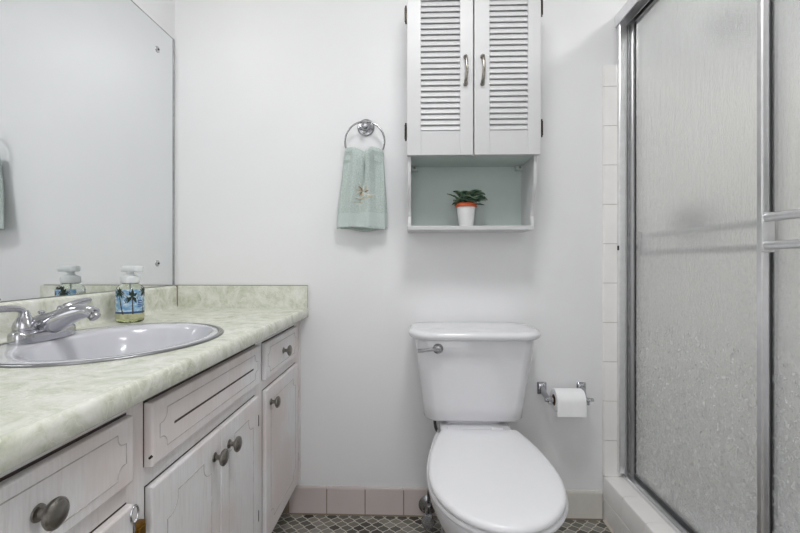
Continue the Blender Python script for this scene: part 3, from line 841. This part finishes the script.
P = smooth_path([(.082, yl - .012, .704), (.068, yl - .017, .7045), (.048, yl - .021, .703), (.028, yl - .024, .702), (.012, yl - .026, .702)], 5)
tube(bm, P, [.0075 - .0018 * sin(pi * i / (len(P) - 1)) for i in range(len(P))], 12, flat=(.8, 1.0))
obj('flush_lever', bm, 'dull_chrome', to, smooth=40, label='chrome flush lever')

def egg(yf, yb, W, wb, z, n=28, q=.45, cx=TX, e=1.7, twist=0):
    """toilet outline: rounded front at yf, widest W, tapering to half width wb at the back yb"""
    R_, L_ = [], []
    for i in range(n + 1):
        t = (1 - cos(pi * i / n)) / 2
        y_ = yf + (yb - yf) * t
        if t < q: w_ = W * sqrt(max(0, 1 - ((q - t) / q) ** 2))
        else: w_ = W - (W - wb) * ((t - q) / (1 - q)) ** e
        R_.append((cx + w_, y_, z)); L_.append((cx - w_, y_, z))
    pts = R_ + L_[::-1][:-1]
    if twist:
        c, s = cos(twist), sin(twist); py = yb
        pts = [(cx + (x - cx) * c - (y_ - py) * s, py + (x - cx) * s + (y_ - py) * c, zz_) for x, y_, zz_ in pts]
    return pts
# bowl, pedestal and deck: one porcelain body
bm = BM()
B = [(.985 + .26, 1.56, .105, .115, 0), (.985 + .25, 1.565, .110, .118, .01), (.985 + .24, 1.565, .108, .112, .04), (1.20, 1.565, .108, .105, .11), (1.13, 1.57, .120, .105, .19), (1.03, 1.585, .148, .110, .27), (.965, 1.60, .166, .115, .33), (.945, 1.61, .175, .118, .368), (.945, 1.61, .176, .118, .385), (.950, 1.608, .172, .116, .391)]
loft(bm, [egg(yf, yb, W, wb, z_) for yf, yb, W, wb, z_ in B])
obj('bowl', bm, 'porcelain', to, smooth=60)
bm = BM()     # raised deck carrying the tank
dk = [(.116, .380), (.122, .385), (.122, .418), (.119, .423), (.112, .4245)]
loft(bm, [[(x, y_, z_) for x, y_ in rrect(TX + .003, 1.560, hw, .120 - (.122 - hw), .02)] for hw, z_ in dk])
loft(bm, [[(x, y_, z_) for x, y_ in rrect(TX, 1.60, hw, .06, .03)] for hw, z_ in ((.10, .42), (.10, .438))])
obj('deck', bm, 'porcelain', to, smooth=50)
bm = BM()
sp_ = [(.938, 1.462, .173, .127, .3925), (.932, 1.464, .178, .130, .396), (.930, 1.465, .180, .131, .402), (.934, 1.463, .177, .129, .4085)]
loft(bm, [egg(*s[:4], s[4], cx=TX + .012, e=2.2, twist=radians(-1.2)) for s in sp_])
obj('seat', bm, 'seat_plastic', to, smooth=60)
bm = BM(); tw_ = radians(-1.3)
li = [(.934, 1.492, .178, .136, .4095), (.929, 1.496, .1825, .140, .412), (.926, 1.498, .184, .142, .419), (.929, 1.496, .1815, .140, .427), (.938, 1.490, .174, .133, .4305), (.965, 1.475, .154, .118, .4320), (.985, 1.465, .142, .108, .4345), (1.05, 1.43, .10, .08, .4352)]
loft(bm, [egg(s[0], s[1] - .018, s[2] - .007, s[3] - .014, s[4], cx=TX + .011, e=2.0, twist=tw_) for s in li])
obj('seat_lid', bm, 'seat_plastic', to, smooth=60)
for s in (-1, 1):
    bm = BM(); box(bm, TX + s * .075 - .02, TX + s * .075 + .02, 1.470, 1.500, .4215, .4268, .002, 2); obj('hinge_cap', bm, 'seat_plastic', to, smooth=40)
for s in (-1, 1):
    bm = BM(); lathe(bm, [(.012, 0), (.011, .012), (.006, .017), (.0005, .018)], (TX + s * .125, 1.43, 0), n=16); obj('bolt_cap', bm, 'porcelain', to, smooth=40)

# shut-off valve and supply line
sv = thing('shutoff_valve', 'small chrome shut-off valve on the baseboard behind the toilet', 'valve', (.055, 1.66, .02))
bm = BM(); lathe(bm, [(.037, .0), (.038, .003), (.033, .007), (.018, .012), (.014, .014), (.009, .016), (.009, .045)], (.056, WB - .0105, .050), '-Y', 30)
obj('escutcheon', bm, 'dull_chrome', sv, smooth=35)
bm = BM(); tube(bm, [(.052, 1.655, .055), (.052, 1.575, .055)], .011, 14); tube(bm, [(.052, 1.60, .055), (.054, 1.60, .10)], .008, 12); lathe(bm, [(.012, 0), (.012, .014)], (.054, 1.60, .095), 'Z', 6)
obj('valve_body', bm, 'dull_chrome', sv, smooth=35)
bm = BM()
rings = []
for r, h_ in ((.014, 0), (.028, .003), (.030, .010), (.027, .016), (.008, .018)):
    rings.append([(.052 + r * (1 + (.10 * cos(a * 6) if r > .02 else 0)) * cos(a) * .8, 1.573 - h_, .055 + r * (1 + (.10 * cos(a * 6) if r > .02 else 0)) * sin(a)) for a in [2 * pi * i / 48 for i in range(48)]])
loft(bm, rings); obj('valve_handle', bm, 'dull_chrome', sv, smooth=40)
bm = BM(); tube(bm, smooth_path([(.075, 1.60, .449), (.0765, 1.60, .42), (.081, 1.60, .385), (.100, 1.60, .345), (.106, 1.60, .29), (.078, 1.60, .20), (.056, 1.60, .15), (.054, 1.60, .112)], 8), .0058, 10)
obj('supply_hose', bm, 'supply', sv, smooth='all')
bm = BM(); lathe(bm, [(.013, 0), (.014, .004), (.012, .022), (.008, .024)], (.075, 1.60, .4245), 'Z', 8); obj('coupling_nut', bm, 'supply', sv, smooth=30)

# ------------------------------------------------------------------ toilet paper
tp = thing('toilet_paper_holder', 'chrome two-post toilet paper holder on the wall beside the toilet', 'paper holder', (.585, WB, .50))
RYc, RZc, RXc = 1.622, .486, .573
for x, s in ((.499, 1), (.651, -1)):
    bm = BM()
    loft(bm, [[(px, yy, pz) for px, pz in rrect(x, .508, hw, hh, .005, 4)] for hw, hh, yy in ((.0175, .024, WB), (.018, .0245, WB - .004), (.015, .021, WB - .009), (.0125, .017, WB - .012))])
    ax = x + s * .006
    loft(bm, [[(x + px, WB - .008, .505 + pz) for px, pz in rrect(0, 0, .009, .016, .004, 4)],
              [(x + px, WB - .035, .496 + pz) for px, pz in rrect(0, 0, .006, .012, .003, 4)],
              [(ax + px, WB - .058, .486 + pz) for px, pz in rrect(0, 0, .005, .010, .003, 4)],
              [(ax + px, WB - .078, .480 + pz) for px, pz in rrect(0, 0, .005, .012, .004, 4)],
              [(ax + px, WB - .088, .479 + pz) for px, pz in rrect(0, 0, .004, .009, .003, 4)]])
    obj('post', bm, 'chrome', tp, smooth=35)
bm = BM(); lathe(bm, [(.006, -.085), (.0085, -.083), (.0085, -.066), (.0105, -.064), (.0105, .062), (.0075, .064), (.0075, .092), (.006, .094)], (RXc, RYc, RZc), 'X', 20)
obj('roller', bm, 'chrome', tp, smooth=35)
rl = thing('toilet_paper_roll', 'white toilet paper roll hanging on its chrome holder', 'toilet paper', (RXc, RYc, RZc - .048))
bm = BM(); RO = .042
prof = [(.021, -.052), (RO - .002, -.052), (RO, -.050), (RO, .050), (RO - .002, .052), (.021, .052)]
vr = lathe(bm, prof + [prof[0]], (RXc, RYc, RZc), 'X', 48)
bm.faces.ensure_lookup_table()
for f in [f for f in bm.faces if len(f.verts) > 4]: bm.faces.remove(f)
bmesh.ops.remove_doubles(bm, verts=bm.verts, dist=1e-6)
sheet = [(RYc - RO * sin(a) - .0005, RZc + RO * cos(a)) for a in [radians(20 + 7 * i) for i in range(11)]] + [(RYc - RO - .001, RZc - .02), (RYc - RO - .001, RZc - .048)]
out = sheet + [(y_ + .0012, z_) for y_, z_ in sheet[::-1]]
prism(bm, out, 'X', RXc - .052, RXc + .052)
obj('tissue', bm, 'paper', rl, smooth=30)
bm = BM(); lathe(bm, [(.0208, -.0522), (.0208, .0522), (.0195, .0522), (.0195, -.0522), (.0208, -.0522)], (RXc, RYc, RZc), 'X', 36)
for f in [f for f in bm.faces if len(f.verts) > 4]: bm.faces.remove(f)
obj('cardboard_core', bm, 'card', rl, smooth=True)

# ------------------------------------------------------------------ shower enclosure
fr = thing('shower_door_frame', 'aluminium frame of the sliding shower doors on the curb', 'shower frame', (.83, .9, CH))
YE = .33       # near end of the opening
bm = BM()      # header channel: bright outer flange, open underside
HZ = 1.911
prism(bm, [(.780, HZ), (.780, HZ + .044), (.785, HZ + .048), (.855, HZ + .048), (.860, HZ + .044), (.860, HZ), (.857, HZ), (.857, HZ + .042), (.8255, HZ + .042), (.8255, HZ + .006), (.8225, HZ + .006), (.8225, HZ + .042), (.784, HZ + .042), (.784, HZ)], 'Y', YE, WB - .001)
obj('header', bm, 'alu', fr, smooth=20)
bm = BM()
prism(bm, [(.806, CH + .0005), (.806, CH + .010), (.809, CH + .012), (.813, CH + .004), (.822, CH + .004), (.822, CH + .016), (.8245, CH + .016), (.8245, CH + .004), (.853, CH + .004), (.853, CH + .022), (.857, CH + .022), (.860, CH + .0005)], 'Y', YE, WB - .011)
obj('bottom_track', bm, 'alu', fr, smooth=20)
for (ya, yb) in ((WB - .030, WB - .0105), (YE, YE + .02)):
    bm = BM()
    s0, s1 = (yb, ya) if ya > 1 else (ya, yb)
    d_ = s1 - s0; far = ya > 1
    q = lambda t: s0 + d_ * t
    prism(bm, [(.785, s0), (.785, q(.9)), (.788, q(1)), (.8055, q(1)), (.8085, q(.9)), (.8085, q(.25)), (.8295, q(.25)), (.8295, q(.75)), (.8325, q(.75)), (.8325, q(.25)), (.853, q(.25)), (.853, q(1)), (.857, q(1)), (.857, s0)], 'Z', CH + .0225, HZ - .0005)
    obj('wall_jamb', bm, 'alu', fr, smooth=20)
bm = BM(); box(bm, .8215, .8285, WB - .0255, WB - .018, CH + .0225, HZ - .001, .001, 1); obj('channel_seal', bm, 'dark_alu', fr)
bm = BM(); box(bm, .7815, .7855, WB - .028, WB - .018, 1.045, 1.063, .0015); box(bm, .846, .852, WB - .040, WB - .032, 1.045, 1.063, .0015); obj('bumper', bm, 'rubber', fr, label='small black rubber bumper')

def panel(label, xc, ya, yb, bar_side, bars, sw, stile_near):
    p = thing('sliding_glass_door', label, 'shower door', (xc, (ya + yb) / 2, CH + .006), group=None)
    z0, z1 = CH + .0065, HZ + .030
    bm = BM(); box(bm, xc - .0025, xc + .0025, ya + .010, yb - .010, z0 + .018, z1 - .02)
    obj('glass_pane', bm, 'rain_glass', p, label='obscure rain-textured pane')
    bm = BM(); t = .0085 if bar_side < 0 else .008
    def stile(y0, y1):
        prism(bm, [(xc - t, y0), (xc - t - .001, y0 + (y1 - y0) * .3), (xc - t, y0 + (y1 - y0) * .45), (xc - t + .003, y0 + (y1 - y0) * .55), (xc - t, y0 + (y1 - y0) * .65), (xc - t, y1), (xc + t, y1), (xc + t, y0)], 'Z', z0, z1)
    stile(ya, ya + sw); stile(yb - sw, yb)
    obj('stile_frame', bm, 'alu', p, smooth=20)
    bm = BM(); box(bm, xc - .0065, xc + .0065, ya + sw, yb - sw, z0, z0 + .020, .001, 1); box(bm, xc - .0065, xc + .0065, ya + sw, yb - sw, z1 - .03, z1, .001, 1)
    obj('rail_frame', bm, 'dark_alu', p, smooth=20)
    bm = BM()
    for y_ in (ya + sw, yb - sw - .0035): box(bm, xc - .0045, xc + .0045, y_, y_ + .0035, z0 + .02, z1 - .03)
    obj('gasket', bm, 'rubber', p, label='black glazing gasket')
    b0, b1, bx = bars
    for zz in (1.099, 1.037):
        bm = BM(); tube(bm, [(bx, b0, zz), (bx, b1, zz)], .0095, 16, flat=(.8, 1.0)); obj('towel_bar', bm, 'alu', p, smooth=50)
    for yy in (b0, b1):
        bm = BM(); e0, e1 = sorted((bx + bar_side * .009, xc + bar_side * t))
        box(bm, e0, e1, yy - .005, yy + .005, 1.022, 1.112, .002, 2)
        lathe(bm, [(.003, 0), (.003, .0025), (.0005, .003)], (bx, yy, 1.070), 'Z', 8)
        obj('bar_bracket', bm, 'alu', p, smooth=40)
    return p
panel('outer sliding shower door with double chrome bars, nearer the camera', .8150, .36, 1.0385, -1, (.42, .992, .787), .033, 1)
panel('inner sliding shower door of rain glass against the back wall', .8425, 1.010, 1.682, 1, (1.075, 1.635, .878), .019, 1)

# fixtures inside the shower
sh = thing('showerhead', 'dark shower head blurred behind the upper rain glass', 'shower head', (1.20, WB, 1.84))
bm = BM(); lathe(bm, [(.026, .0), (.026, .004), (.010, .010)], (1.165, WB - .0005, 1.87), '-Y', 24); tube(bm, smooth_path([(1.165, WB - .005, 1.87), (1.165, WB - .07, 1.874), (1.155, WB - .125, 1.86), (1.145, WB - .150, 1.84)], 6), .010, 12)
obj('shower_arm', bm, 'dull_chrome', sh, smooth=40)
bm = BM(); lathe(bm, [(.012, .03), (.020, .018), (.042, 0), (.045, -.008), (.043, -.014), (.0005, -.015)], (0, 0, 0), 'Z', 30)
bmesh.ops.transform(bm, matrix=Matrix.Translation((1.135, WB - .17, 1.822)) @ Matrix.Rotation(radians(-32), 4, 'X'), verts=bm.verts)
obj('spray_head', bm, 'dark_metal', sh, smooth=40)
va_ = thing('shower_valve', 'shower valve handle blurred behind the middle of the rain glass', 'shower valve', (1.12, WB, 1.12))
bm = BM(); lathe(bm, [(.062, 0), (.062, .003), (.050, .008), (.018, .012), (.014, .04)], (1.095, WB - .0085, 1.158), '-Y', 36); obj('cover_plate', bm, 'dull_chrome', va_, smooth=35)
bm = BM(); lathe(bm, [(.024, .040), (.027, .046), (.027, .070), (.022, .078), (.0005, .080)], (1.095, WB - .0085, 1.158), '-Y', 24); tube(bm, [(1.095, WB - .07, 1.158), (1.06, WB - .078, 1.150), (1.03, WB - .080, 1.142)], [.010, .009, .007], 12); obj('handle', bm, 'dark_metal', va_, smooth=35)

# ------------------------------------------------------------------ vanity lamp and added ceiling fill lights (above the picture)
vl = thing('vanity_light', 'chrome light bar with lit globes above the mirror', 'light', (WL, .95, 2.05))
bm = BM(); box(bm, WL, WL + .035, .60, 1.30, 2.03, 2.13, .004); obj('light_bar', bm, 'chrome', vl)
for k in range(4):
    yy = .69 + k * .173
    bm = BM(); lathe(bm, [(.018, 0), (.022, .004), (.020, .018)], (WL + .035, yy, 2.08), 'X', 20); so = obj('lamp_socket', bm, 'chrome', vl, smooth=35)
    bm = BM(); bmesh.ops.create_uvsphere(bm, u_segments=24, v_segments=14, radius=.045); bmesh.ops.translate(bm, verts=bm.verts, vec=(WL + .095, yy, 2.08)); obj('bulb', bm, 'bulb', so, smooth='all')
for nm, x, y_, r in (('bathroom', .10, .70, .19), ('shower', 1.25, .8, .13)):  # unseen fixtures added around the two overhead fill lamps
    cl_ = thing('added_ceiling_light', 'added round flush ceiling light over the %s' % ('middle of the bathroom' if nm == 'bathroom' else 'shower'), 'light', (x, y_, CE))
    bm = BM(); lathe(bm, [(r, CE), (r, CE - .018), (r - .008, CE - .022), (.0005, CE - .022)], (x, y_, 0), n=40); obj('fixture_base', bm, 'alu', cl_, smooth=35)
    bm = BM(); lathe(bm, [(r - .012, CE - .0225), (r - .015, CE - .030), (.0005, CE - .036)], (x, y_, 0), n=40); obj('diffuser', bm, 'diffuser', cl_, smooth='all')
